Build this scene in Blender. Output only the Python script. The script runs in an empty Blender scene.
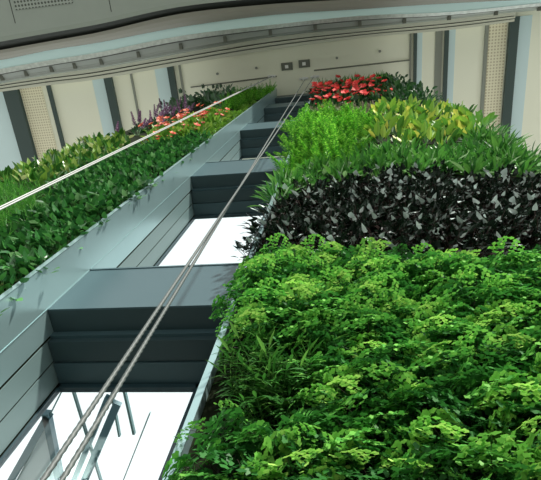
import bpy, math, random
from mathutils import Vector, Matrix, Euler

random.seed(7)
SC = bpy.context.scene
COL = SC.collection
Z0 = 1.6                       # eye height above the floor; heights below are above the eye

# ------------------------------------------------------------------ camera
F_PX = 480.0
Zd = Vector((59.5, 193.0, -480.0)).normalized()
Xd = Vector((1.0, 0.046, (59.5 + 193 * 0.046) / 480)).normalized()
Yd = Zd.cross(Xd)
rot = Matrix((Xd, Yd, Zd))     # camera axes expressed in the world
cam_data = bpy.data.cameras.new('camera')
cam_data.sensor_width = 36.0
cam_data.sensor_fit = 'HORIZONTAL'
cam_data.lens = 36.0 * F_PX / 541.0
cam_data.clip_start = 0.02
cam = bpy.data.objects.new('camera', cam_data)
COL.objects.link(cam)
cam.matrix_world = Matrix.Translation((0, 0, Z0)) @ rot.to_4x4()
SC.camera = cam

# ------------------------------------------------------------------ world, sun, exposure
w = bpy.data.worlds.new('sky')
SC.world = w
w.use_nodes = True
bg = w.node_tree.nodes['Background']
bg.inputs[0].default_value = (0.95, 1.0, 0.98, 1)
bg.inputs[1].default_value = 1.0
sun_d = bpy.data.lights.new('sun', 'SUN')
sun_d.energy = 5.0
sun_d.angle = math.radians(3)
sun_d.color = (1.0, 0.96, 0.88)
sun = bpy.data.objects.new('sun', sun_d)
COL.objects.link(sun)
sun.rotation_euler = Vector((0.42, -0.72, 0.52)).to_track_quat('Z', 'Y').to_euler()
vs = SC.view_settings
vs.view_transform = 'Standard'
vs.look = 'None'
vs.gamma = 1.0
vs.use_curve_mapping = False
vs.exposure = 0.42
SC.cycles.max_bounces = 8
SC.cycles.transparent_max_bounces = 12

# ------------------------------------------------------------------ materials
def mat(name, col, rough=0.5, metal=0.0, noise=None, spec=0.5):
    m = bpy.data.materials.new(name); m.use_nodes = True
    nt = m.node_tree; p = nt.nodes['Principled BSDF']
    p.inputs['Roughness'].default_value = rough
    p.inputs['Metallic'].default_value = metal
    p.inputs['Specular IOR Level'].default_value = spec
    p.inputs['Base Color'].default_value = (*col, 1)
    if noise:
        col2, sc = noise
        tc = nt.nodes.new('ShaderNodeTexCoord'); n = nt.nodes.new('ShaderNodeTexNoise')
        n.inputs['Scale'].default_value = sc; n.inputs['Detail'].default_value = 5
        mx = nt.nodes.new('ShaderNodeMix'); mx.data_type = 'RGBA'
        mx.inputs[6].default_value = (*col, 1); mx.inputs[7].default_value = (*col2, 1)
        nt.links.new(tc.outputs['Object'], n.inputs['Vector'])
        nt.links.new(n.outputs['Fac'], mx.inputs[0]); nt.links.new(mx.outputs[2], p.inputs['Base Color'])
    return m

def leaf_mat(name, stops, rough=0.35, trans=0.3, spec=0.5, objvar=0.25, tint=False):
    """per-leaf colour picked at random from stops [(pos, colour)...]"""
    m = bpy.data.materials.new(name); m.use_nodes = True
    nt = m.node_tree; N = nt.nodes; L = nt.links
    p = N['Principled BSDF']; out = N['Material Output']
    g = N.new('ShaderNodeNewGeometry'); oi = N.new('ShaderNodeObjectInfo')
    r = N.new('ShaderNodeValToRGB')
    while len(r.color_ramp.elements) < len(stops): r.color_ramp.elements.new(0.5)
    for e, (pos, c) in zip(r.color_ramp.elements, stops):
        e.position = pos; e.color = (*c, 1)
    if tint:      # fronds differ in colour, those set outward lighter; their leaflets only slightly
        at = N.new('ShaderNodeAttribute'); at.attribute_name = 'tint'
        m1 = N.new('ShaderNodeMath'); m1.operation = 'MULTIPLY_ADD'; m1.inputs[1].default_value = 0.3
        L.new(g.outputs['Random Per Island'], m1.inputs[0]); L.new(at.outputs['Fac'], m1.inputs[2]); L.new(m1.outputs[0], r.inputs[0])
    else: L.new(g.outputs['Random Per Island'], r.inputs[0])
    mr = N.new('ShaderNodeMapRange'); mr.inputs[3].default_value = 1 - objvar; mr.inputs[4].default_value = 1 + objvar
    L.new(oi.outputs['Random'], mr.inputs[0])
    hsv = N.new('ShaderNodeHueSaturation')
    L.new(mr.outputs[0], hsv.inputs['Value']); L.new(r.outputs[0], hsv.inputs['Color'])
    L.new(hsv.outputs[0], p.inputs['Base Color'])
    p.inputs['Roughness'].default_value = rough
    p.inputs['Specular IOR Level'].default_value = spec
    t = N.new('ShaderNodeBsdfTranslucent'); L.new(hsv.outputs[0], t.inputs[0])
    mx = N.new('ShaderNodeMixShader'); mx.inputs[0].default_value = trans
    L.new(p.outputs[0], mx.inputs[1]); L.new(t.outputs[0], mx.inputs[2]); L.new(mx.outputs[0], out.inputs[0])
    return m

def perf_mat(name, col, dot, pitch, rad):
    """sheet metal with a square grid of punched holes"""
    m = mat(name, col, 0.5)
    nt = m.node_tree; N = nt.nodes; L = nt.links; p = N['Principled BSDF']
    tc = N.new('ShaderNodeTexCoord'); sx = N.new('ShaderNodeSeparateXYZ'); L.new(tc.outputs['Object'], sx.inputs[0])
    ds = []
    for ax in (0, 1):
        a = N.new('ShaderNodeMath'); a.operation = 'PINGPONG'; a.inputs[1].default_value = pitch / 2
        L.new(sx.outputs[ax], a.inputs[0])
        b = N.new('ShaderNodeMath'); b.operation = 'POWER'; b.inputs[1].default_value = 2; L.new(a.outputs[0], b.inputs[0]); ds.append(b)
    s = N.new('ShaderNodeMath'); s.operation = 'ADD'; L.new(ds[0].outputs[0], s.inputs[0]); L.new(ds[1].outputs[0], s.inputs[1])
    c = N.new('ShaderNodeMath'); c.operation = 'LESS_THAN'; c.inputs[1].default_value = rad * rad; L.new(s.outputs[0], c.inputs[0])
    mx = N.new('ShaderNodeMix'); mx.data_type = 'RGBA'; mx.inputs[6].default_value = (*col, 1); mx.inputs[7].default_value = (*dot, 1)
    L.new(c.outputs[0], mx.inputs[0]); L.new(mx.outputs[2], p.inputs['Base Color'])
    return m

M = {}
M['steel'] = mat('galvanised_steel', (0.24, 0.37, 0.38), 0.28, 0.6, ((0.33, 0.47, 0.48), 1.5))
M['board'] = mat('pale_metal_board', (0.12, 0.18, 0.18), 0.45, 0.1)
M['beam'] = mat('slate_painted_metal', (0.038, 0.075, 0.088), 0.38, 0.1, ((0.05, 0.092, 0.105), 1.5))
M['soffit'] = mat('shaded_slate_metal', (0.028, 0.052, 0.058), 0.4, 0.1)  # beam slate made darker, shade of the undersides put into its colour
M['frame'] = mat('dark_window_frame', (0.02, 0.045, 0.055), 0.35)
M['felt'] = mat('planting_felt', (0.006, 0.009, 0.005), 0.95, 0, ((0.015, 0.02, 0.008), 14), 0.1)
M['ceiling'] = mat('cream_ceiling_board', (0.86, 0.87, 0.71), 0.7, 0, ((0.88, 0.89, 0.74), 1.0))
M['ceiling_perf'] = perf_mat('perforated_ceiling_board', (0.86, 0.82, 0.62), (0.56, 0.49, 0.33), 0.10, 0.03)
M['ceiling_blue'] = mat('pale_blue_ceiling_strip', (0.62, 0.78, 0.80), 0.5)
M['fin'] = mat('dark_ceiling_beam', (0.045, 0.075, 0.07), 0.45)
M['grey_fin'] = mat('grey_ceiling_joint', (0.25, 0.27, 0.23), 0.5)
M['gal_panel'] = mat('grey_panel', (0.30, 0.34, 0.30), 0.55, 0, ((0.27, 0.31, 0.275), 3))
M['gal_perf'] = perf_mat('perforated_grey_panel', (0.30, 0.34, 0.30), (0.06, 0.07, 0.06), 0.11, 0.035)
M['gal_lip'] = mat('grey_panel_lip', (0.26, 0.30, 0.26), 0.5)
M['gal_dark'] = mat('dark_shadow_gap', (0.035, 0.04, 0.035), 0.6)
M['gal_cove'] = mat('warm_grey_cove', (0.28, 0.275, 0.235), 0.5)
M['gal_blue'] = mat('pale_blue_soffit', (0.58, 0.78, 0.78), 0.35)
M['gal_edge'] = mat('silver_edge_strip', (0.30, 0.34, 0.31), 0.3, 0.4, ((0.75, 0.80, 0.76), 9))
M['gal_rib'] = mat('grey_ledge', (0.34, 0.37, 0.34), 0.5)
M['rail_a'] = mat('beige_rail_profile', (0.68, 0.68, 0.57), 0.45)
M['rail_b'] = mat('grey_rail_profile', (0.20, 0.22, 0.19), 0.45)
M['wire'] = mat('steel_wire_rope', (0.07, 0.083, 0.08), 0.5, 0.0)
M['wire_pale'] = mat('pale_wire_rope', (0.36, 0.38, 0.36), 0.45, 0.2)
M['white'] = mat('white_fitting', (0.85, 0.86, 0.84), 0.4)
M['greymetal'] = mat('grey_fitting', (0.14, 0.15, 0.12), 0.5)
M['floor'] = mat('grey_stone_floor', (0.22, 0.22, 0.20), 0.5, 0, ((0.17, 0.17, 0.155), 2))
M['ext_blue'] = mat('blue_grey_canopy_metal', (0.07, 0.16, 0.20), 0.4)
M['ext_pale'] = mat('pale_canopy_glass_panel', (0.62, 0.74, 0.78), 0.4)
M['ext_line'] = mat('slim_canopy_bar', (0.10, 0.20, 0.20), 0.4)
g = bpy.data.materials.new('window_glass'); g.use_nodes = True
nt = g.node_tree; nt.nodes.remove(nt.nodes['Principled BSDF'])
tr = nt.nodes.new('ShaderNodeBsdfTransparent'); tr.inputs[0].default_value = (0.95, 0.99, 1, 1)
gl = nt.nodes.new('ShaderNodeBsdfGlossy'); gl.inputs['Roughness'].default_value = 0.02
mx = nt.nodes.new('ShaderNodeMixShader'); mx.inputs[0].default_value = 0.06
nt.links.new(tr.outputs[0], mx.inputs[1]); nt.links.new(gl.outputs[0], mx.inputs[2])
nt.links.new(mx.outputs[0], nt.nodes['Material Output'].inputs[0])
M['glass'] = g

# leaves
M['fern'] = leaf_mat('maidenhair_leaf', [(0, (0.014, 0.085, 0.018)), (0.3, (0.038, 0.18, 0.03)), (0.6, (0.075, 0.31, 0.045)), (0.85, (0.20, 0.50, 0.08)), (1, (0.40, 0.70, 0.14))], 0.5, 0.3, 0.3, 0.2, True)
M['fern_stem'] = mat('dark_wiry_stem', (0.02, 0.014, 0.008), 0.5)
M['palm'] = leaf_mat('bamboo_palm_leaf', [(0, (0.02, 0.10, 0.015)), (0.6, (0.05, 0.20, 0.03)), (1, (0.16, 0.36, 0.07))], 0.4, 0.25)
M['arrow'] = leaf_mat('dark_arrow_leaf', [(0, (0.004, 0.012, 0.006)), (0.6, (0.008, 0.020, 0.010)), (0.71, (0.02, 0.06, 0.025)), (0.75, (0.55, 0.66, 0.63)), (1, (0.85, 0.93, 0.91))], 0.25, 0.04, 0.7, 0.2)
M['arrow_stem'] = mat('maroon_stem', (0.035, 0.015, 0.012), 0.5)
M['lance'] = leaf_mat('lance_leaf', [(0, (0.02, 0.10, 0.02)), (0.45, (0.06, 0.22, 0.035)), (0.8, (0.14, 0.36, 0.06)), (1, (0.38, 0.55, 0.32))], 0.38, 0.2, 0.6)
M['boston'] = leaf_mat('sword_fern_leaf', [(0, (0.04, 0.20, 0.02)), (0.5, (0.11, 0.38, 0.03)), (1, (0.30, 0.62, 0.08))], 0.5, 0.25, 0.3, 0.35)
M['lemon'] = leaf_mat('lemon_leaf', [(0, (0.03, 0.13, 0.02)), (0.4, (0.11, 0.30, 0.03)), (0.75, (0.32, 0.52, 0.05)), (1, (0.58, 0.56, 0.10))], 0.5, 0.3)
M['dark_leaf'] = leaf_mat('dark_shrub_leaf', [(0, (0.010, 0.045, 0.014)), (0.7, (0.025, 0.10, 0.025)), (1, (0.07, 0.20, 0.05))], 0.3, 0.12)
M['ivy'] = leaf_mat('glossy_creeper_leaf', [(0, (0.012, 0.07, 0.018)), (0.5, (0.032, 0.15, 0.03)), (0.85, (0.07, 0.25, 0.05)), (1, (0.26, 0.48, 0.22))], 0.33, 0.2, 0.6)
M['sedge'] = leaf_mat('sedge_blade', [(0, (0.03, 0.16, 0.02)), (0.7, (0.08, 0.30, 0.04)), (1, (0.20, 0.44, 0.09))], 0.4, 0.25)
M['pothos'] = leaf_mat('pothos_leaf', [(0, (0.02, 0.09, 0.015)), (0.5, (0.05, 0.18, 0.025)), (0.78, (0.20, 0.34, 0.05)), (1, (0.58, 0.64, 0.30))], 0.3, 0.25)
M['herb'] = leaf_mat('small_herb_leaf', [(0, (0.07, 0.20, 0.02)), (0.6, (0.16, 0.34, 0.04)), (1, (0.30, 0.44, 0.08))], 0.4, 0.25)
M['mauve'] = leaf_mat('mauve_herb_leaf', [(0, (0.06, 0.14, 0.03)), (0.5, (0.18, 0.26, 0.08)), (1, (0.28, 0.20, 0.20))], 0.5, 0.2)
M['red'] = leaf_mat('red_petal', [(0, (0.45, 0.012, 0.012)), (0.7, (0.70, 0.03, 0.02)), (1, (0.80, 0.22, 0.18))], 0.7, 0.2)
M['orange'] = leaf_mat('salmon_petal', [(0, (0.42, 0.03, 0.015)), (0.6, (0.60, 0.10, 0.04)), (1, (0.75, 0.34, 0.2))], 0.35, 0.2)
M['purple'] = leaf_mat('purple_floret', [(0, (0.10, 0.05, 0.10)), (0.6, (0.24, 0.13, 0.23)), (1, (0.48, 0.36, 0.46))], 0.6, 0.2)
M['green_stem'] = mat('green_stem', (0.05, 0.13, 0.03), 0.5)
M['spadix'] = mat('yellow_spadix', (0.6, 0.45, 0.12), 0.5)
M['croton'] = leaf_mat('bronze_leaf', [(0, (0.10, 0.16, 0.03)), (0.5, (0.42, 0.22, 0.05)), (1, (0.62, 0.42, 0.18))], 0.35, 0.2)

# ------------------------------------------------------------------ helpers
def link(name, verts, faces, m, parent=None, smooth=False, mats=None, idx=None):
    me = bpy.data.meshes.new(name)
    me.from_pydata([tuple(v) for v in verts], [], faces)
    for x in (mats or [m]): me.materials.append(x)
    if idx: me.polygons.foreach_set('material_index', idx)
    if smooth: me.polygons.foreach_set('use_smooth', [True] * len(me.polygons))
    me.update()
    o = bpy.data.objects.new(name, me); COL.objects.link(o)
    if parent: o.parent = parent
    return o

def tag(o, label=None, cat=None, group=None, kind=None):
    if label: o['label'] = label
    if cat: o['category'] = cat
    if group: o['group'] = group
    if kind: o['kind'] = kind
    return o

class MB:
    def __init__(s): s.v = []; s.f = []; s.mi = []; s.tint = 0.5; s.tn = {}
    def box(s, x0, x1, y0, y1, z0, z1, mi=0):
        b = len(s.v)
        for z in (z0, z1):
            for x, y in ((x0, y0), (x1, y0), (x1, y1), (x0, y1)): s.v.append((x, y, z))
        for q in ((0, 3, 2, 1), (4, 5, 6, 7), (0, 1, 5, 4), (1, 2, 6, 5), (2, 3, 7, 6), (3, 0, 4, 7)):
            s.f.append(tuple(b + i for i in q)); s.mi.append(mi)
    def bar(s, a, c, wx, wy, mi=0):
        """square bar from a to c"""
        a = Vector(a); c = Vector(c); d = (c - a).normalized()
        u = d.cross(Vector((0, 0, 1)));
        if u.length < 1e-3: u = Vector((1, 0, 0))
        u.normalize(); v = d.cross(u)
        b = len(s.v)
        for p in (a, c):
            for i, j in ((-1, -1), (1, -1), (1, 1), (-1, 1)): s.v.append(p + u * i * wx / 2 + v * j * wy / 2)
        for q in ((0, 3, 2, 1), (4, 5, 6, 7), (0, 1, 5, 4), (1, 2, 6, 5), (2, 3, 7, 6), (3, 0, 4, 7)):
            s.f.append(tuple(b + i for i in q)); s.mi.append(mi)
    def tube(s, pts, r0, r1=None, n=5, mi=0):
        r1 = r0 if r1 is None else r1
        b = len(s.v); k = len(pts)
        for i, p in enumerate(pts):
            p = Vector(p)
            d = (Vector(pts[min(i + 1, k - 1)]) - Vector(pts[max(i - 1, 0)])).normalized()
            u = d.cross(Vector((0.31, 0.2, 0.93)))
            if u.length < 1e-3: u = Vector((1, 0, 0))
            u.normalize(); v = d.cross(u); r = r0 + (r1 - r0) * i / max(k - 1, 1)
            for j in range(n):
                a = 2 * math.pi * j / n; s.v.append(p + u * math.cos(a) * r + v * math.sin(a) * r)
        for i in range(k - 1):
            for j in range(n):
                s.f.append((b + i * n + j, b + i * n + (j + 1) % n, b + (i + 1) * n + (j + 1) % n, b + (i + 1) * n + j)); s.mi.append(mi)
        s.f.append(tuple(b + j for j in range(n))[::-1]); s.mi.append(mi)
        s.f.append(tuple(b + (k - 1) * n + j for j in range(n))); s.mi.append(mi)
    def blade(s, p, d, nrm, ln, wd, prof, bend=0.0, fold=0.15, mi=0):
        """leaf from p along d, facing nrm; prof = [(t, half width)...], bend droops towards -Z"""
        d = d.normalized(); side = d.cross(nrm)
        if side.length < 1e-4: side = d.cross(Vector((0.3, 0.9, 0.1)))
        side.normalize(); n = side.cross(d).normalized()
        b = len(s.v); pos = Vector(p); pt = 0; dd = d.copy(); rows = []
        for t, hw in prof:
            step = (t - pt) * ln; pt = t
            dd = (dd + Vector((0, 0, -1)) * bend * (step / ln if ln else 0)).normalized()
            pos = pos + dd * step
            nn = side.cross(dd).normalized()
            if hw < 1e-4:
                s.v.append(pos.copy()); rows.append((len(s.v) - 1,))
            else:
                h = hw * wd
                s.v.append(pos - side * h + nn * h * fold * 2); s.v.append(pos.copy()); s.v.append(pos + side * h + nn * h * fold * 2)
                k = len(s.v); rows.append((k - 3, k - 2, k - 1))
        for a, c in zip(rows, rows[1:]):
            if len(a) == 1 and len(c) == 3: fs = [(a[0], c[1], c[0]), (a[0], c[2], c[1])]
            elif len(a) == 3 and len(c) == 3: fs = [(a[0], a[1], c[1], c[0]), (a[1], a[2], c[2], c[1])]
            elif len(a) == 3 and len(c) == 1: fs = [(a[0], a[1], c[0]), (a[1], a[2], c[0])]
            else: fs = []
            for q in fs: s.f.append(q); s.mi.append(mi)
        return pos
    def fan(s, p, d, nrm, r, mi=0):
        """lobed fan leaflet"""
        d = d.normalized(); side = d.cross(nrm)
        if side.length < 1e-4: side = d.cross(Vector((0.3, 0.9, 0.1)))
        side.normalize(); b = len(s.v); s.v.append(Vector(p))
        arr = ((-55, 0.80), (-30, 1.0), (-14, 0.86), (8, 1.05), (24, 0.88), (52, 0.85))
        for a, k in arr:
            a = math.radians(a); s.v.append(p + (d * math.cos(a) + side * math.sin(a)) * r * k)
        s.f.append(tuple(range(b, b + 7))); s.mi.append(mi); s.tn[len(s.f) - 1] = s.tint
    def clamp(s):
        for v in s.v:
            lim = -0.005 - 0.30 * math.hypot(v.x, v.z)
            if v.y > lim: v.y = lim
    def build(s, name, m, parent=None, smooth=False):
        if isinstance(m, (list, tuple)): return link(name, s.v, s.f, None, parent, smooth, list(m), s.mi)
        o = link(name, s.v, s.f, m, parent, smooth)
        if s.tn:
            at = o.data.attributes.new('tint', 'FLOAT', 'FACE')
            at.data.foreach_set('value', [s.tn.get(i, 0.5) for i in range(len(s.f))])
        return o

def H(h): return h + Z0
WALL_TOP = 18.2

# ------------------------------------------------------------------ setting: floor, ceiling, walls
b = MB(); b.box(-40, 34, -34, 30, -0.2, 0.0); tag(b.build('floor', M['floor']), kind='structure', label='grey stone atrium floor')
b = MB(); b.box(-16, 9.5, -3.3, 5.0, H(18.2), H(18.5)); tag(b.build('ceiling', M['ceiling']), kind='structure', label='cream ceiling high above the planted wall')

b = MB(); b.box(-4.55, -2.012, 1.30, 2.05, 0, H(WALL_TOP)); tag(b.build('wall_left', M['felt']), kind='structure', label='dark felt backing of the planted wall left of the windows')
b = MB(); b.box(-0.57, 2.1, 1.30, 2.05, 0, H(WALL_TOP)); tag(b.build('wall_right', M['felt']), kind='structure', label='dark felt backing of the planted wall right of the windows')

# steel edge channels framing the window shaft
b = MB()
b.box(-2.012, -2.0, 1.21, 1.49, 0, H(WALL_TOP)); b.box(-2.04, -2.0, 1.205, 1.213, 0, H(WALL_TOP))
b.box(-2.012, -2.0, 1.49, 1.665, 0, H(WALL_TOP)); b.box(-2.0, -1.996, 1.483, 1.49, 0, H(WALL_TOP))
tag(b.build('trim_1', M['steel']), 'tall galvanised steel edge beside the left planting', kind='structure')
b = MB(); b.box(-0.58, -0.568, 1.21, 1.665, 0, H(WALL_TOP)); b.box(-0.58, -0.55, 1.205, 1.213, 0, H(WALL_TOP))
tag(b.build('trim_2', M['steel']), 'tall galvanised steel edge beside the right planting', kind='structure')
# left reveal boards, set back behind the steel
b = MB()
b.box(-2.04, -2.004, 1.69, 1.845, 0, H(WALL_TOP)); b.box(-2.04, -2.004, 1.86, 2.02, 0, H(WALL_TOP))
tag(b.build('trim_3', M['board']), 'pale boards lining the left reveal of the windows', kind='structure')
b = MB(); b.box(-2.06, -2.03, 1.665, 2.03, 0, H(WALL_TOP)); tag(b.build('trim_4', M['frame']), 'dark joints between the reveal boards', kind='structure')

# floor beams: front panel, dark underside stepping back to the window head
levels = [(-1.2, -0.55), (2.68, 3.33), (6.35, 7.22), (10.33, 11.35), (14.35, 15.5), (17.4, 18.2)]
for i, (h0, h1) in enumerate(levels):
    b = MB()
    z0, z1 = H(h0), H(h1)
    b.box(-2.0, -0.58, 1.49, 1.50, z0, z1)                       # face panel
    b.box(-2.0, -0.58, 1.483, 1.49, z1 - 0.02, z1)
    if i != 0: b.box(-2.0, -0.58, 1.486, 1.49, z0, z0 + 0.012)
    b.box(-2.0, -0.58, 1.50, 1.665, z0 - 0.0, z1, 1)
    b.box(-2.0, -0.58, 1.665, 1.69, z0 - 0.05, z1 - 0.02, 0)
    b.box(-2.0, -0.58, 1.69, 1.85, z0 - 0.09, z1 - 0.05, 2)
    b.box(-2.0, -0.58, 1.86, 2.02, z0 - 0.10, z1 - 0.05, 3)
    b.box(-2.0, -0.58, 2.02, 2.075, z0 - 0.10, z1 - 0.05, 4)
    b.box(-2.0, -0.58, 1.85, 1.86, z0 - 0.07, z1 - 0.05, 4)
    tag(b.build('trim_%d' % (5 + i), [M['beam'], M['soffit'], M['soffit'], M['beam'], M['frame']]), 'slate metal floor beam crossing the window shaft', kind='structure')
# windows between the beams
for i in range(5):
    z0 = H(levels[i][1]) - 0.05 + 0.002; z1 = H(levels[i + 1][0]) - 0.10
    b = MB()
    b.box(-2.0, -1.985, 2.03, 2.07, z0, z1); b.box(-1.0, -0.93, 2.03, 2.07, z0, z1)
    b.box(-2.0, -0.93, 2.03, 2.07, z0, z0 + 0.04); b.box(-2.0, -0.93, 2.03, 2.07, z1 - 0.04, z1)
    wdw = b.build('window_%d' % (i + 1), M['frame'])
    tag(wdw, 'tall window in the shaft between two floor beams', kind='structure')
    g = MB(); g.box(-1.985, -1.0, 2.045, 2.055, z0 + 0.04, z1 - 0.04); g.build('window_pane', M['glass'], wdw)
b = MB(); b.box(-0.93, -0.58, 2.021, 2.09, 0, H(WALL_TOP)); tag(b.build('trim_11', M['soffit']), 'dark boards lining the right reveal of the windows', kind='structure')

# ceiling strips and downstand beams running away from the gallery
Y0c, Y1c = -0.35, 4.95
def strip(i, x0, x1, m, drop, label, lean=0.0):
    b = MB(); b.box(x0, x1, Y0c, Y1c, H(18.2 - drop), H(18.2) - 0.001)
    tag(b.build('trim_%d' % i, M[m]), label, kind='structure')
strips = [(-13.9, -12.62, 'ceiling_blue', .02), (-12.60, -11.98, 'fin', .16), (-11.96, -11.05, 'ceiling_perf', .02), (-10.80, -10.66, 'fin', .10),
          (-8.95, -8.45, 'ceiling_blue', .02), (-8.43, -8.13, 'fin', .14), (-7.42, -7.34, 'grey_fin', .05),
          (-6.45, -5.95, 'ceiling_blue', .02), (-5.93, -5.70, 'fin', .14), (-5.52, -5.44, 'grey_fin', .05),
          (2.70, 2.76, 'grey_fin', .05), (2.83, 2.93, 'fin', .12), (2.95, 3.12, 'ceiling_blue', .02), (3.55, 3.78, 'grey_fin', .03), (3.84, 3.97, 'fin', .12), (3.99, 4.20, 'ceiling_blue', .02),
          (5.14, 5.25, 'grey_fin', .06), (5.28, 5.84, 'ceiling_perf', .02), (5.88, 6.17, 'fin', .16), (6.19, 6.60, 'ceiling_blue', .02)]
nm = {'ceiling_blue': 'pale blue ceiling strip beside a dark beam', 'fin': 'dark ceiling beam running away from the gallery', 'ceiling_perf': 'perforated cream ceiling panel', 'grey_fin': 'slim grey joint in the cream ceiling'}
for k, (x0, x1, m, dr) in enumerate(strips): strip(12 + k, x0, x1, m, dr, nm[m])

# ------------------------------------------------------------------ overhead gallery (bulkhead with curved, stepped edge)
Ls = [
 (15.5, [(-11.89, -1.04), (-10.42, -1.14), (-8.67, -1.23), (-6.98, -1.32), (-4.38, -1.53), (-1.66, -1.49), (0.91, -1.32), (3.38, -1.13), (5.78, -0.95), (7.28, -0.84)]),
 (15.75, [(-12.17, -0.82), (-10.67, -0.92), (-8.87, -1.02), (-7.14, -1.12), (-4.48, -1.37), (-1.71, -1.35), (0.93, -1.21), (3.44, -1.03), (5.89, -0.84), (7.42, -0.73)]),
 (15.95, [(-12.41, -0.58), (-10.9, -0.63), (-9.06, -0.77), (-7.3, -0.84), (-4.6, -1.02), (-1.76, -1.07), (0.93, -0.96), (3.49, -0.85), (5.98, -0.7), (7.53, -0.61)]),
 (16.05, [(-12.6, -0.27), (-11.06, -0.36), (-9.2, -0.47), (-7.42, -0.55), (-4.67, -0.77), (-1.79, -0.8), (0.93, -0.78), (3.53, -0.62), (6.03, -0.6), (7.58, -0.56)]),
 (16.1, [(-12.71, -0.08), (-11.15, -0.2), (-9.28, -0.32), (-7.48, -0.41), (-4.71, -0.63), (-1.81, -0.69), (0.93, -0.67), (3.54, -0.54), (6.05, -0.52), (7.62, -0.49)]),
 (16.5, [(-13.12, 0.18), (-11.51, 0.05), (-9.59, -0.05), (-7.74, -0.11), (-4.89, -0.31), (-1.87, -0.5), (0.95, -0.49), (3.63, -0.47), (6.21, -0.48), (7.81, -0.47)]),
 (17.95, [(-14.42, 0.49), (-12.68, 0.41), (-10.57, 0.34), (-8.54, 0.3), (-5.4, 0.09), (-2.09, -0.1), (1.03, -0.19), (3.98, -0.15), (6.8, -0.23), (8.56, -0.22)]),
]
def dense(pts, n=6):
    out = []; P = [Vector((x, y, 0)) for x, y in pts]
    P = [P[0] * 2 - P[1]] + P + [P[-1] * 2 - P[-2]]
    for i in range(1, len(P) - 2):
        for k in range(n):
            t = k / n; a, b_, c, d = P[i - 1], P[i], P[i + 1], P[i + 2]
            out.append(0.5 * ((2 * b_) + (c - a) * t + (2 * a - 5 * b_ + 4 * c - d) * t * t + (3 * b_ - a - 3 * c + d) * t ** 3))
    out.append(P[-2].copy()); return out
lines = []
for h, pts in Ls:
    q = dense(pts); lines.append([Vector((p.x, p.y, H(h))) for p in q])
def lerp(A, B, t, dz=0.0): return [a.lerp(b_, t) + Vector((0, 0, dz)) for a, b_ in zip(A, B)]
back_lo = [Vector((p.x, -3.2, p.z)) for p in lines[0]]
back_hi = [Vector((p.x, -3.2, H(18.19))) for p in lines[0]]
top_front = [Vector((p.x, p.y, H(18.19))) for p in lines[5]]
a, bb, c, d, d2, e, fR = lines
prof = [back_lo, lerp(back_lo, a, 0.93), lerp(a, bb, -.03, 0.0), lerp(a, bb, 0.15, 0.16), lerp(a, bb, 0.95, 0.17),
        bb, lerp(bb, c, 0.35, -0.05), lerp(bb, c, 0.7, -0.045), c, lerp(c, c, 0, 0.06), lerp(c, d, 0.12, 0.06), lerp(c, d, 0.92, 0.02), d, d2, lerp(d2, e, 0.06, 0.25),
        lerp(d2, e, 0.55, 0.12), lerp(d2, e, 0.75, 0.05), e, top_front, back_hi]
pm = [0, 1, 2, 2, 2, 3, 3, 3, 2, 4, 4, 4, 5, 2, 6, 6, 7, 0, 0, 0]
V = []; Fc = []; MI = []
n = len(a)
for row in prof: V += row
for i in range(len(prof)):
    j = (i + 1) % len(prof)
    for k in range(n - 1):
        Fc.append((i * n + k, i * n + k + 1, j * n + k + 1, j * n + k)); MI.append(pm[i])
Fc.append(tuple(i * n for i in range(len(prof)))[::-1]); MI.append(0)
Fc.append(tuple(i * n + n - 1 for i in range(len(prof)))); MI.append(0)
gal = link('ceiling_gallery', V, Fc, None, None, False, [M['gal_panel'], M['gal_lip'], M['gal_dark'], M['gal_cove'], M['gal_blue'], M['gal_edge'], M['gal_rib'], M['rail_b']], MI)
tag(gal, 'curved grey gallery edge stepping up towards the ceiling', kind='structure')
# joints and a punched vent in the gallery underside
b = MB()
for x in (-9.75, -6.55, -3.3, -0.2, 2.9, 6.0): b.box(x, x + 0.025, -3.15, -1.62, H(15.496), H(15.502))
b.build('panel_joint', M['gal_dark'], gal)
b = MB(); b.box(-9.6, -7.7, -2.9, -1.98, H(15.485), H(15.501)); b.build('vent_panel', M['gal_perf'], gal)
# little brackets along the ledge
b = MB()
for i in range(3, n - 2, 3):
    p = d2[i].lerp(e[i], 0.5) + Vector((0, 0, 0.13)); b.box(p.x - 0.05, p.x + 0.05, p.y - 0.09, p.y + 0.09, p.z - 0.06, p.z + 0.04)
b.build('ledge_bracket', M['greymetal'], gal)

# track of stacked rails under the ceiling edge
def rail(name, t0, t1, z0, z1, m, label):
    lo, hi = lines[5], lines[6]
    A = []; B = []
    for p, q in zip(lo, hi):
        A.append(Vector((q.x, p.y + (q.y - p.y) * t0, 0))); B.append(Vector((q.x, p.y + (q.y - p.y) * t1, 0)))
    # stop the track where the ceiling beam takes over
    keep = [i for i, p in enumerate(A) if p.x < 6.1]
    A = [A[i] for i in keep]; B = [B[i] for i in keep]; n = len(A)
    V = [v + Vector((0, 0, z)) for z in (z0, z1) for R in (A, B) for v in R]
    F = []
    for k in range(n - 1):
        F += [(k, k + 1, n + k + 1, n + k), (2 * n + k, 3 * n + k, 3 * n + k + 1, 2 * n + k + 1), (k, 2 * n + k, 2 * n + k + 1, k + 1), (n + k, n + k + 1, 3 * n + k + 1, 3 * n + k)]
    F += [(0, n, 3 * n, 2 * n), (n - 1, 3 * n - 1, 4 * n - 1, 2 * n - 1)]
    return tag(link(name, V, F, m), label, kind='structure')
rail('trim_40', -0.1, 0.35, H(17.75), H(18.2), M['rail_a'], 'beige rail nearest the gallery edge')
rail('trim_41', 0.37, 0.42, H(17.9), H(18.2), M['gal_dark'], 'dark groove between the rails')
rail('trim_42', 0.44, 0.64, H(17.8), H(18.2), M['rail_a'], 'middle beige rail under the ceiling')
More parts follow.
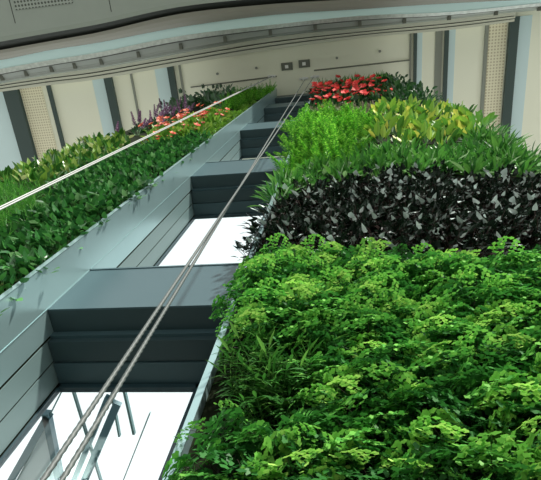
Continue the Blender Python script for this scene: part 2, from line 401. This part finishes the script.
rail('trim_43', 0.66, 0.72, H(17.9), H(18.2), M['rail_b'], 'grey groove between the rails')
rail('trim_44', 0.74, 1.0, H(17.85), H(18.2), M['rail_a'], 'outer beige rail under the ceiling')

# ceiling fittings
def fitting(x, y, label):
    root = bpy.data.objects.new('ceiling_light', None); COL.objects.link(root); root.location = (x, y, H(18.2))
    tag(root, label, 'ceiling light', 'square ceiling lights above the ropes')
    b = MB(); b.box(-.20, .20, -.13, .13, -.06, 0); b.build('housing', M['greymetal'], root)
    b = MB(); b.box(-.07, .05, -.05, .06, -.09, -.061); b.build('lamp', M['white'], root)
fitting(-1.55, 0.50, 'square grey ceiling light above the planted wall, next to the left pulley')
fitting(-0.93, 0.46, 'square grey ceiling light above the planted wall, next to the right pulley')
def pulley(x, y, label):
    root = bpy.data.objects.new('pulley_bracket', None); COL.objects.link(root); root.location = (x, y, H(18.2))
    tag(root, label, 'bracket', 'white rope brackets on the ceiling')
    b = MB(); b.box(-.16, .16, -.03, .03, -.03, 0); b.box(-.05, .05, -.05, .05, -.07, -.03); b.build('plate', M['white'], root)
    for q in (-.13, .07):
        b = MB(); b.tube([(q, 0, -.05), (q + .06, 0, -.05)], .04, n=8); b.build('wheel', M['white'], root)
pulley(-0.98, 0.96, 'white rope bracket on the ceiling left of its twin, above the window shaft')
pulley(-0.58, 0.93, 'white rope bracket on the ceiling right of its twin, nearer the red flowers')
pulley(-2.12, 0.78, 'white rope bracket on the ceiling above the left planting')
for (x, y, l) in ((-4.11, .52, 'small grey ceiling sensor farthest from the two square lights'), (-2.66, .45, 'small grey ceiling sensor between the left beams and the square lights'), (.22, .38, 'small grey ceiling sensor above the red flowers'), (1.7, .30, 'small grey ceiling sensor above the dark bushes')):
    b = MB(); b.tube([(x, y, H(18.14)), (x, y, H(18.2))], .045, n=10); tag(b.build('ceiling_sensor', M['grey_fin']), l, 'sensor', 'small ceiling sensors')
for (p, q, l) in (((-5.18, .90), (-1.95, .80), 'thin dark rod under the ceiling above the left planting'), ((-.60, .72), (2.70, .68), 'thin dark rod under the ceiling above the right planting')):
    b = MB(); b.tube([(p[0], p[1], H(18.17)), (q[0], q[1], H(18.17))], .022, n=6); tag(b.build('ceiling_rod', M['greymetal']), l, 'rod')

# ------------------------------------------------------------------ wire ropes (twisted strands)
def rope(p0, p1, r, label, near=6.0, m='wire', group=None):
    p0 = Vector(p0); p1 = Vector(p1); L = (p1 - p0).length; d = (p1 - p0).normalized()
    u = d.cross(Vector((0, 1, 0))).normalized(); v = d.cross(u)
    V = []; Fc = []; NS = 12; t = 0; rows = 0
    while True:
        pos = p0 + d * t
        tw = t / 0.085 * 2 * math.pi
        for j in range(NS):
            a = 2 * math.pi * j / NS
            rr = r * (0.66 + 0.38 * abs(math.cos(1.5 * (a - tw / 1.0))))
            V.append(pos + (u * math.cos(a) + v * math.sin(a)) * rr)
        rows += 1
        if t >= L: break
        t = min(L, t + (0.0085 if t < near else 0.1))
    for i in range(rows - 1):
        for j in range(NS): Fc.append((i * NS + j, i * NS + (j + 1) % NS, (i + 1) * NS + (j + 1) % NS, (i + 1) * NS + j))
    Fc.append(tuple(range(NS))[::-1]); Fc.append(tuple((rows - 1) * NS + j for j in range(NS)))
    return tag(link('wire_rope', V, Fc, M[m], smooth=True), label, 'rope', group)
rope((-0.738, 1.012, 0.02), (-0.93, 0.98, H(18.1)), .0088, 'twisted steel wire rope crossing the windows, left of its twin at the top', 5)
rope((-0.820, 0.988, 0.02), (-0.63, 0.95, H(18.1)), .0088, 'twisted steel wire rope crossing the windows, right of its twin at the top', 5)
rope((-2.86, 1.0, 0.02), (-2.14, 0.78, H(18.1)), .0085, 'pale wire rope in front of the left planting, nearer the ceiling rod', 7, 'wire_pale')
rope((-2.815, 1.0, 0.02), (-2.09, 0.78, H(18.1)), .0085, 'pale wire rope in front of the left planting, nearer the steel edge', 7, 'wire_pale')

# ------------------------------------------------------------------ canopy outside the windows
root = bpy.data.objects.new('glass_canopy', None); COL.objects.link(root); root.location = (0, 0, 0)
tag(root, 'blue grey metal canopy outside the lowest window, seen through the glass', 'canopy')
z = H(6.0)
def P(x, y, dz=0): return (x, y, z + dz)
b = MB(); b.bar(P(-6.6, 7.4), P(-5.02, 5.36), .12, .12); b.bar(P(-5.05, 5.30), P(-5.28, 7.4), .12, .12); b.build('frame', M['ext_blue'], root)
link('panel', [P(-6.5, 7.4, .02), P(-5.06, 5.5, .02), P(-5.3, 7.4, .02), P(-6.5, 7.4, .05), P(-5.06, 5.5, .05), P(-5.3, 7.4, .05)], [(0, 1, 2), (5, 4, 3), (0, 3, 4, 1), (1, 4, 5, 2), (2, 5, 3, 0)], M['ext_pale'], root)
b = MB(); b.bar(P(-5.15, 7.2), P(-3.86, 4.98), .09, .1); b.bar(P(-4.95, 7.2), P(-3.72, 5.1), .13, .08); b.build('louvre', M['ext_blue'], root)
b = MB(); b.bar(P(-4.44, 4.8), P(-4.42, 7.4), .03, .06); b.bar(P(-3.78, 4.9), P(-3.84, 5.8), .03, .06); b.bar(P(-3.55, 4.8), P(-3.57, 5.75), .04, .06)
b.bar(P(-4.46, 4.6), P(-6.3, 7.2), .02, .04); b.bar(P(-3.2, 5.3), P(-4.3, 7.4), .02, .04)
b.build('bar', M['ext_line'], root)
b = MB()
for x in (-6.5, -3.9): b.box(x - .05, x + .05, 7.2, 7.3, 0, z)
b.box(-6.7, -3.6, 7.18, 7.32, z - .05, z + .08)
b.build('post', M['ext_blue'], root)

# ------------------------------------------------------------------ plants
R = random.Random(21)
def rv(a, b_): return R.uniform(a, b_)
OUT = Vector((0, -1, 0)); UP = Vector((0, 0, 1)); SIDE = Vector((1, 0, 0))
def vec(a, e):
    """direction: a = sideways angle, e = elevation above straight-out (degrees)"""
    a = math.radians(a); e = math.radians(e)
    return Vector((math.sin(a) * math.cos(e), -math.cos(a) * math.cos(e), math.sin(e)))

ELL = [(0, 0), (.12, .30), (.35, .5), (.65, .44), (.88, .2), (1, 0)]
LAN = [(0, 0), (.15, .28), (.4, .5), (.7, .36), (1, 0)]
STRAP = [(0, .35), (.35, .5), (.75, .34), (1, 0)]
ARR = [(0, 0), (.001, .36), (.14, .5), (.45, .38), (.75, .18), (1, 0)]
HEART = [(0, 0), (.001, .25), (.16, .5), (.42, .46), (.75, .22), (1, 0)]

def plant(name, label, cat, group):
    o = bpy.data.objects.new(name, None); COL.objects.link(o); return tag(o, label, cat, group)

def v_fern():
    """arching fronds: wiry rachis, alternate side branches, fan leaflets lying in one drooping triangular plane"""
    lf = MB(); st = MB()
    for k in range(8):
        a = rv(-75, 75); e = rv(-25, 50); d = vec(a, e); L = rv(.12, .24)
        pts = [Vector((rv(-.03, .03), (0 if k > 1 else -.05), rv(-.03, .03)))]; dd = d.copy(); dr_ = rv(.02, .26)
        for i in range(10):
            dd = (dd + Vector((0, -.02, -dr_ * (.4 + i * .12)))).normalized(); pts.append(pts[-1] + dd * L / 10)
        st.tube(pts, .0017, .0006, 3)
        sd = (d.cross(UP) + Vector((rv(-.2, .2), rv(-.3, .3), rv(-.5, .5)))).normalized()
        nb = sd.cross(dd).normalized()
        if nb.y > 0: nb = -nb
        nb = (nb + OUT * .3 + UP * .2).normalized()
        lf.tint = min(.55, max(0, R.gauss(.16, .15))) if k > 1 else rv(.42, .80)
        for i in range(4, 11):
            t = (i - 4) / 6; ax = (pts[i] - pts[i - 1]).normalized()
            for s_ in (-1, 1):
                pl = L * .50 * (1 - t) ** .8 + .014
                pd = (sd * s_ + ax * .6).normalized(); nl = max(1, int(round(pl / .018)))
                for j in range(nl):
                    q = (j + .7) / nl
                    p = pts[i] + pd * pl * q - UP * .22 * pl * q * q + Vector((rv(-.003, .003), rv(-.003, .003), 0))
                    dr = (pd + ax * (.9 if j % 2 else -.6) + Vector((rv(-.25, .25), rv(-.25, .25), -.15))).normalized()
                    lf.fan(p, dr, nb + Vector((rv(-.5, .5), rv(-.5, .5), rv(-.5, .5))), rv(.013, .022))
        lf.fan(pts[-1], (pts[-1] - pts[-2]), nb, .022)
    return [('foliage', lf, M['fern']), ('stem', st, M['fern_stem'])]

def v_palm():
    lf = MB(); st = MB()
    for k in range(9):
        a = rv(-30, 65); d = vec(a, rv(-40, 60)); L = rv(.16, .28); pts = [Vector((rv(-.03, .03), .02, rv(-.03, .03)))]; dd = d.copy()
        for i in range(7): dd = (dd + Vector((0, 0, -.12))).normalized(); pts.append(pts[-1] + dd * L / 7)
        st.tube(pts, .003, .001, 4)
        sd = dd.cross(UP).normalized()
        for i in range(2, 8):
            ax = (pts[i] - pts[i - 1]).normalized()
            for s in (-1, 1):
                lf.blade(pts[i], sd * s + ax * .9 + Vector((0, 0, rv(-.3, .3))), OUT + UP * rv(.2, 1), rv(.07, .12), .013, LAN, .9)
        lf.blade(pts[-1], dd, OUT + UP, .11, .015, LAN, .4)
    return [('foliage', lf, M['palm']), ('stem', st, M['green_stem'])]

def v_petiole(mat_l, mat_s, n, pr, lr, wr, prof, ev, bend, fold=.15, droop=0.0, aspread=75, stem=True):
    lf = MB(); st = MB()
    for k in range(n):
        a = rv(-aspread, aspread); d = vec(a, rv(*ev)); pl = rv(*pr); p0 = Vector((rv(-.04, .04), .02, rv(-.04, .04)))
        p1 = p0 + d * pl * .6; p2 = p1 + (d + Vector((0, 0, -.25))).normalized() * pl * .4
        if stem: st.tube([p0, p1, p2], .003, .002, 3)
        ln = rv(*lr); ld = (d + Vector((rv(-.35, .35), rv(-.2, .2), -droop + rv(-.25, .25)))).normalized()
        nn = (UP * .7 + OUT * .6 + Vector((rv(-.5, .5), rv(-.4, .4), rv(-.4, .4)))).normalized()
        lf.blade(p2, ld, nn, ln, ln * rv(*wr), prof, bend, fold)
    r = [('foliage', lf, mat_l)]
    if stem: r.append(('stem', st, mat_s))
    return r

def v_sword(ml, n=11, lr=(.24, .42), up=(5, 80)):
    lf = MB(); st = MB()
    for k in range(n):
        d = vec(rv(-60, 60), rv(*up)); L = rv(*lr); pts = [Vector((rv(-.04, .04), .02, rv(-.04, .04)))]; dd = d.copy()
        for i in range(9): dd = (dd + Vector((0, 0, -.06))).normalized(); pts.append(pts[-1] + dd * L / 9)
        st.tube(pts, .003, .001, 3)
        sd = dd.cross(UP).normalized(); tw = rv(-.5, .5); sd = (sd + OUT * 0 + UP * tw).normalized()
        for i in range(1, 10):
            ax = (pts[i] - pts[i - 1]).normalized(); t = i / 9
            for s in (-1, 1):
                for h_ in (0, .5):
                    lf.blade(pts[i] - ax * L / 9 * h_, sd * s + ax * .5, OUT + UP * .7, (.070 * (1.12 - t) + .012), .022, LAN, .3)
    return [('foliage', lf, ml), ('stem', st, M['green_stem'])]

def v_grass(ml, n=60, lr=(.18, .34), wd=.008, up=(-30, 75)):
    lf = MB()
    for k in range(n):
        lf.blade(Vector((rv(-.05, .05), .02, rv(-.05, .05))), vec(rv(-80, 80), rv(*up)), UP + Vector((rv(-.5, .5), rv(-.5, .5), 0)), rv(*lr), wd, STRAP, rv(.4, 1.3))
    return [('foliage', lf, ml)]

def flower_head(b, p, d, r, mi=0):
    d = d.normalized(); u = d.cross(UP + SIDE * .2).normalized(); v = d.cross(u)
    for k in range(6):
        a = k * math.pi / 3 + rv(-.1, .1); q = u * math.cos(a) + v * math.sin(a)
        b.blade(p, q + d * .45, d, r, r * .85, ELL, .2, .1)

def v_flower(mleaf, mpet, n=5, r=(.05, .075), nl=22):
    parts = v_petiole(mleaf, M['green_stem'], nl, (.08, .20), (.09, .15), (.5, .65), HEART, (-20, 70), .4)
    for k in range(n):
        fb = MB(); st_p = Vector((0, 0, 0)); d = vec(rv(-65, 65), rv(-5, 70)); L = rv(.24, .36); p = d * L
        q = (d * .5 + OUT * .5 - UP * .35).normalized(); flower_head(fb, p, q, rv(*r)); flower_head(fb, p + q * .014, q, rv(*r) * .65)
        fb_s = MB(); fb_s.tube([st_p, p * .5 + UP * .01, p], .003, .002, 3)
        parts.append(('flower', fb, mpet)); parts.append(('flower_stem', fb_s, M['green_stem']))
    return parts

def v_spike():
    parts = v_petiole(M['dark_leaf'], M['green_stem'], 14, (.05, .12), (.09, .13), (.35, .45), ELL, (0, 70), .3)
    for k in range(2):
        fb = MB(); d = vec(rv(-35, 35), rv(20, 65)); L = rv(.42, .6)
        for i in range(46):
            t = i / 46; p = d * (L * (.42 + .58 * t)); a = i * 2.4
            u = d.cross(SIDE).normalized(); v = d.cross(u); q = u * math.cos(a) + v * math.sin(a)
            fb.blade(p, q + d * .5, d, .055 * (1.1 - t * .8), .03, ELL, .1, .1)
        parts.append(('flower_spike', fb, M['purple']))
        s = MB(); s.tube([(0, 0, 0), d * L], .004, .002, 4); parts.append(('flower_stem', s, M['green_stem']))
    return parts

def make(name, label, cat, group, fn, nv):
    protos = []
    for k in range(nv):
        r = plant(name, label, cat, group)
        for pn, mb, m in fn():
            mb.v = [Vector(v) for v in mb.v]; mb.clamp(); mb.build(pn, m, r)
        protos.append([r, list(r.children), False])
    return protos

def inside(x, y, poly):
    c = False; j = len(poly) - 1
    for i in range(len(poly)):
        xi, yi = poly[i]; xj, yj = poly[j]
        if (yi > y) != (yj > y) and x < (xj - xi) * (y - yi) / (yj - yi) + xi: c = not c
        j = i
    return c

PLACES = {}
def place_word(name, x, h):
    x0, x1, h0, h1 = PLACES[name]
    side = abs(x - (-0.55 if x > -1 else -2.06)) / max(1e-6, (x1 - x0))
    if x1 - x0 < .7: hw = ''
    else: hw = 'by the steel edge' if side < .3 else ('midway across' if side < .66 else 'towards the outer edge')
    v = (h - h0) / max(1e-6, h1 - h0)
    vw = 'bottom of its patch' if v < .33 else ('middle of its patch' if v < .66 else 'top of its patch')
    return (hw + ', ' if hw else '') + vw

COUNT = {}
def put(protos, x, h, sc, tilt=18, yy=1.29):
    pr = R.choice(protos)
    root, ch, used = pr
    if not used: o = root; pr[2] = True
    else:
        o = root.copy(); COL.objects.link(o)
        for c in ch:
            q = c.copy(); COL.objects.link(q); q.parent = o
    o.location = (x, yy, H(h)); o.scale = (sc,) * 3
    o.rotation_euler = (math.radians(rv(-tilt * .3, tilt * .3)), math.radians(rv(-tilt, tilt)), math.radians(rv(-tilt, tilt)))
    k_ = o.name.split('.')[0]
    if k_ in PLACES: o['label'] = BASE[k_] + ', ' + place_word(k_, x, h)
    COUNT[o.name.split('.')[0]] = COUNT.get(o.name.split('.')[0], 0) + 1

def fill(protos, poly, sx, sz, sc, jit=.35, tilt=18, cap=290, hmax=17.6, xr=None, skip=None):
    xs = [p[0] for p in poly]; zs = [p[1] for p in poly]; h = min(zs); pts = []; row = 0
    while h <= max(zs):
        x = min(xs) + (sx / 2 if row % 2 else 0)
        while x <= max(xs):
            X = x + rv(-jit, jit) * sx; Hh = h + rv(-jit, jit) * sz
            if inside(X, Hh, poly) and Hh < hmax and (not xr or xr[0] < X < xr[1]) and not (skip and inside(X, Hh, skip)): pts.append((X, Hh))
            x += sx
        h += sz; row += 1
    pts.sort(key=lambda p: p[1]); pts = pts[:cap]
    PLACES[protos[0][0].name] = (min(p[0] for p in pts), max(p[0] for p in pts), pts[0][1], pts[-1][1])
    for X, Hh in pts: put(protos, X, Hh, sc * rv(.85, 1.2), tilt)
    for pr in protos:
        if not pr[2] and pts:
            pass
    return len(pts)

RX = (-0.55, 2.02); LX = (-4.5, -2.06)
BASE = {
 'maidenhair_fern': 'bright green maidenhair fern', 'bamboo_palm': 'slender-leaved bamboo palm among the ferns',
 'arrowhead_plant': 'near-black plant with glossy arrow leaves', 'peace_lily': 'mid green lance-leaved plant',
 'sword_fern': 'lime green feathery sword fern', 'mauve_herb': 'low mauve-green herb',
 'lemon_leaf_plant': 'yellow-green broad-leaved plant', 'red_flowering_plant': 'red flowering plant',
 'dark_leaved_shrub': 'dark green shrub at the corner', 'spider_plant': 'spiky grass-leaved plant',
 'creeping_ivy': 'glossy dark green creeper', 'sedge_tuft': 'fine grassy tuft',
 'golden_pothos': 'yellow-green heart-leaved plant', 'salmon_flowering_plant': 'salmon flowering plant',
 'purple_flower_spikes': 'plant with upright purple spikes', 'small_leaved_herb': 'fine-leaved yellowish herb',
 'round_leaved_shrub': 'dark round-leaved shrub', 'light_green_fern': 'fresh light green fern'}
PALM = [(-0.52, 1.72), (-0.43, 1.80), (-0.12, 1.68), (-0.14, 1.28), (-0.48, 1.22)]
FSKIP = [(-.6, 1.1), (-.51, 1.1), (-.51, 1.2), (-.45, 1.24), (-.14, 1.28), (-.12, 1.68), (-.45, 1.8), (-.6, 1.8)]
fern = make('maidenhair_fern', 'bright green maidenhair fern with small fan leaflets, low on the right planting', 'fern', 'maidenhair ferns low on the wall', v_fern, 5)
fill(fern, [(-0.56, 2.8), (.33, 2.62), (1.3, 2.52), (1.9, 2.35), (1.2, .72), (-.60, .72)], .115, .118, 1.0, cap=295, xr=(-.56, 2.2), skip=FSKIP)
palm = make('bamboo_palm', 'dark slender-leaved bamboo palm among the maidenhair ferns by the steel edge', 'palm', 'bamboo palms among the ferns', v_palm, 3)
fill(palm, PALM, .10, .12, .9, xr=RX)
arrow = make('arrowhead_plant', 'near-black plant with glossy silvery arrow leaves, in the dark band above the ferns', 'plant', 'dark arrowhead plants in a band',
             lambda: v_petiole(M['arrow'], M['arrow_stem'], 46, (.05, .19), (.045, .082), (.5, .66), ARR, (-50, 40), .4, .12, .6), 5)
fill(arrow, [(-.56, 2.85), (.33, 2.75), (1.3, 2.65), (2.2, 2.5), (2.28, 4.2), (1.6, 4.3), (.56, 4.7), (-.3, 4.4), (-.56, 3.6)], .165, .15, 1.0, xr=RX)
lance = make('peace_lily', 'mid green plant with long lance leaves, in the band above the dark arrow leaves', 'plant', 'lance-leaved plants in a band',
             lambda: v_petiole(M['lance'], M['green_stem'], 36, (.03, .14), (.11, .21), (.17, .26), LAN, (-25, 80), .7, .25, .0, 75), 4)
fill(lance, [(-.56, 3.7), (-.3, 4.5), (.56, 4.8), (1.6, 4.4), (2.28, 4.3), (2.28, 7.2), (1.96, 6.6), (1.3, 5.6), (.5, 6.1), (.1, 5.2), (-.56, 5.2)], .21, .21, 1.0, xr=RX)
boston = make('sword_fern', 'lime green sword fern with upright feathery fronds, beside the top of the shaft', 'fern', 'sword ferns on the right planting', lambda: v_sword(M['boston']), 4)
fill(boston, [(-.56, 5.2), (.1, 5.2), (.42, 6.0), (.62, 7.5), (.5, 8.9), (-.1, 9.6), (-.56, 9.2)], .23, .30, 1.0, xr=RX)
mauve = make('mauve_herb', 'low mauve-green herb between the sword ferns and the red flowers', 'plant', 'mauve-green herbs', lambda: v_petiole(M['mauve'], M['green_stem'], 34, (.04, .14), (.05, .09), (.4, .55), ELL, (-10, 75), .4), 2)
fill(mauve, [(-.5, 9.2), (.5, 8.8), (.85, 8.2), (1.0, 10.4), (.2, 11.3), (-.5, 11)], .26, .32, 1.0, xr=RX)
lemon = make('lemon_leaf_plant', 'yellow-green plant with broad upright leaves on the upper right planting', 'plant', 'yellow-green broad-leaved plants',
             lambda: v_petiole(M['lemon'], M['green_stem'], 16, (.04, .17), (.13, .20), (.42, .55), ELL, (-5, 75), .15, .2, -.3, 60), 4)
fill(lemon, [(.6, 7.4), (.55, 6.3), (1.3, 5.75), (1.96, 6.8), (2.28, 7.4), (2.28, 9.6), (.95, 9.8)], .30, .36, 1.0, xr=RX)
redf = make('red_flowering_plant', 'dark-leaved plant with red blooms near the top of the right planting', 'flowering plant', 'red flowering plants at the top', lambda: v_flower(M['dark_leaf'], M['red'], 5, (.07, .11), 30), 3)
fill(redf, [(-.56, 10.2), (.1, 11), (.8, 10.6), (1.25, 11.5), (1.5, 16), (.3, 17), (-.56, 15)], .36, .75, 1.0, xr=RX)
dark = make('dark_leaved_shrub', 'dark green small-leaved shrub at the top corner of the right planting', 'shrub', 'dark shrubs at the top right', lambda: v_petiole(M['dark_leaf'], M['green_stem'], 55, (.05, .30), (.07, .11), (.45, .6), ELL, (-10, 80), .3), 3)
fill(dark, [(1.05, 9.8), (2.28, 9.6), (2.28, 17), (1.6, 17.0), (1.35, 12)], .34, .6, 1.1, xr=RX)
spider = make('spider_plant', 'spiky grass-leaved plant along the very top of the right planting', 'plant', 'spiky plants at the top right', lambda: v_grass(M['sedge'], 45, (.25, .42), .022, (-5, 80)), 2)
fill(spider, [(-.4, 15.6), (.1, 16.0), (2.2, 15.4), (2.28, 18), (-.4, 18)], .34, .6, 1.1, xr=RX)

ivy = make('creeping_ivy', 'glossy dark green small-leaved creeper filling the lower left planting', 'ivy', 'glossy creepers on the left planting',
           lambda: v_petiole(M['ivy'], M['green_stem'], 38, (.04, .17), (.05, .09), (.6, .8), HEART, (-35, 65), .5, .1, .2), 5)
fill(ivy, [(-2.06, 1.9), (-2.9, 3.0), (-2.95, 4.4), (-3.45, 5.4), (-3.3, 7.2), (-2.5, 8.2), (-2.06, 8.0)], .155, .20, 1.0, xr=LX, cap=295)
sedge = make('sedge_tuft', 'fine grassy tuft at the outer side of the left planting', 'grass', 'grassy tufts on the left planting', lambda: v_grass(M['sedge'], 70), 3)
fill(sedge, [(-2.6, 3.0), (-3.0, 4.3), (-3.5, 5.2), (-4.5, 5.4), (-4.5, 3.0)], .20, .22, 1.0, xr=LX)
pothos = make('golden_pothos', 'plant with cream and yellow-green heart leaves along the outer edge of the left planting', 'plant', 'golden heart-leaved plants',
              lambda: v_petiole(M['pothos'], M['green_stem'], 24, (.05, .18), (.085, .135), (.55, .7), HEART, (-15, 75), .4), 4)
fill(pothos, [(-3.5, 5.3), (-4.5, 5.3), (-4.5, 9.0), (-3.6, 8.4), (-3.3, 7.0)], .25, .32, 1.0, xr=LX)
orange = make('salmon_flowering_plant', 'green plant with salmon orange blooms on the left planting', 'flowering plant', 'salmon flowering plants', lambda: v_flower(M['herb'], M['orange'], 3, (.05, .085), 30), 3)
fill(orange, [(-2.45, 7.6), (-3.3, 7.6), (-3.6, 9.2), (-3.2, 11.6), (-2.4, 11.4), (-2.3, 9.3)], .30, .48, 1.0, xr=LX)
purple = make('purple_flower_spikes', 'plant with upright purple flower spikes at the outer edge of the left planting', 'flowering plant', 'purple spikes on the left planting', v_spike, 3)
fill(purple, [(-3.6, 8.6), (-4.5, 9.0), (-4.5, 12.6), (-3.4, 12.4), (-3.3, 10.5)], .40, .62, 1.0, tilt=8, xr=LX)
herb = make('small_leaved_herb', 'yellowish green fine-leaved herb next to the steel edge of the left planting', 'plant', 'fine-leaved herbs by the steel edge', lambda: v_petiole(M['herb'], M['green_stem'], 46, (.04, .12), (.04, .07), (.45, .6), ELL, (-15, 75), .4), 2)
fill(herb, [(-2.06, 8.0), (-2.5, 8.4), (-2.35, 11.6), (-2.3, 14), (-2.06, 14)], .19, .34, 1.0, xr=LX)
shrub = make('round_leaved_shrub', 'dark round-leaved shrub standing out at the top of the left planting', 'shrub', 'dark shrubs at the top left', lambda: v_petiole(M['dark_leaf'], M['green_stem'], 34, (.10, .40), (.12, .18), (.5, .65), ELL, (0, 85), .1, .15, -.2, 60), 3)
fill(shrub, [(-2.8, 12.4), (-3.4, 12.4), (-4.5, 12.6), (-4.5, 17.0), (-3.2, 17)], .42, .85, 1.0, xr=LX)
tips = make('light_green_fern', 'fresh light green fern at the top of the left planting', 'fern', 'light green ferns at the top left', lambda: v_sword(M['boston'], 18, (.26, .42)), 2)
fill(tips, [(-2.06, 14.0), (-2.35, 11.8), (-2.85, 12.4), (-3.2, 17.2), (-2.06, 17.4)], .32, .6, 1.0, xr=LX)
croton = make('bronze_leaved_plant', 'bronze and orange leaved plant low on the left planting, by the frame edge', 'plant', None, lambda: v_petiole(M['croton'], M['green_stem'], 14, (.05, .14), (.09, .13), (.4, .5), ELL, (-20, 60), .4), 1)
put(croton, -2.25, 2.35, 1.0)

for pl in (fern, palm, arrow, lance, boston, mauve, lemon, redf, dark, spider, ivy, sedge, pothos, orange, purple, herb, shrub, tips, croton):
    for root, ch, used in pl:
        if not used:
            for c in ch: bpy.data.objects.remove(c)
            bpy.data.objects.remove(root)
print('COUNTS', COUNT, sum(COUNT.values()))
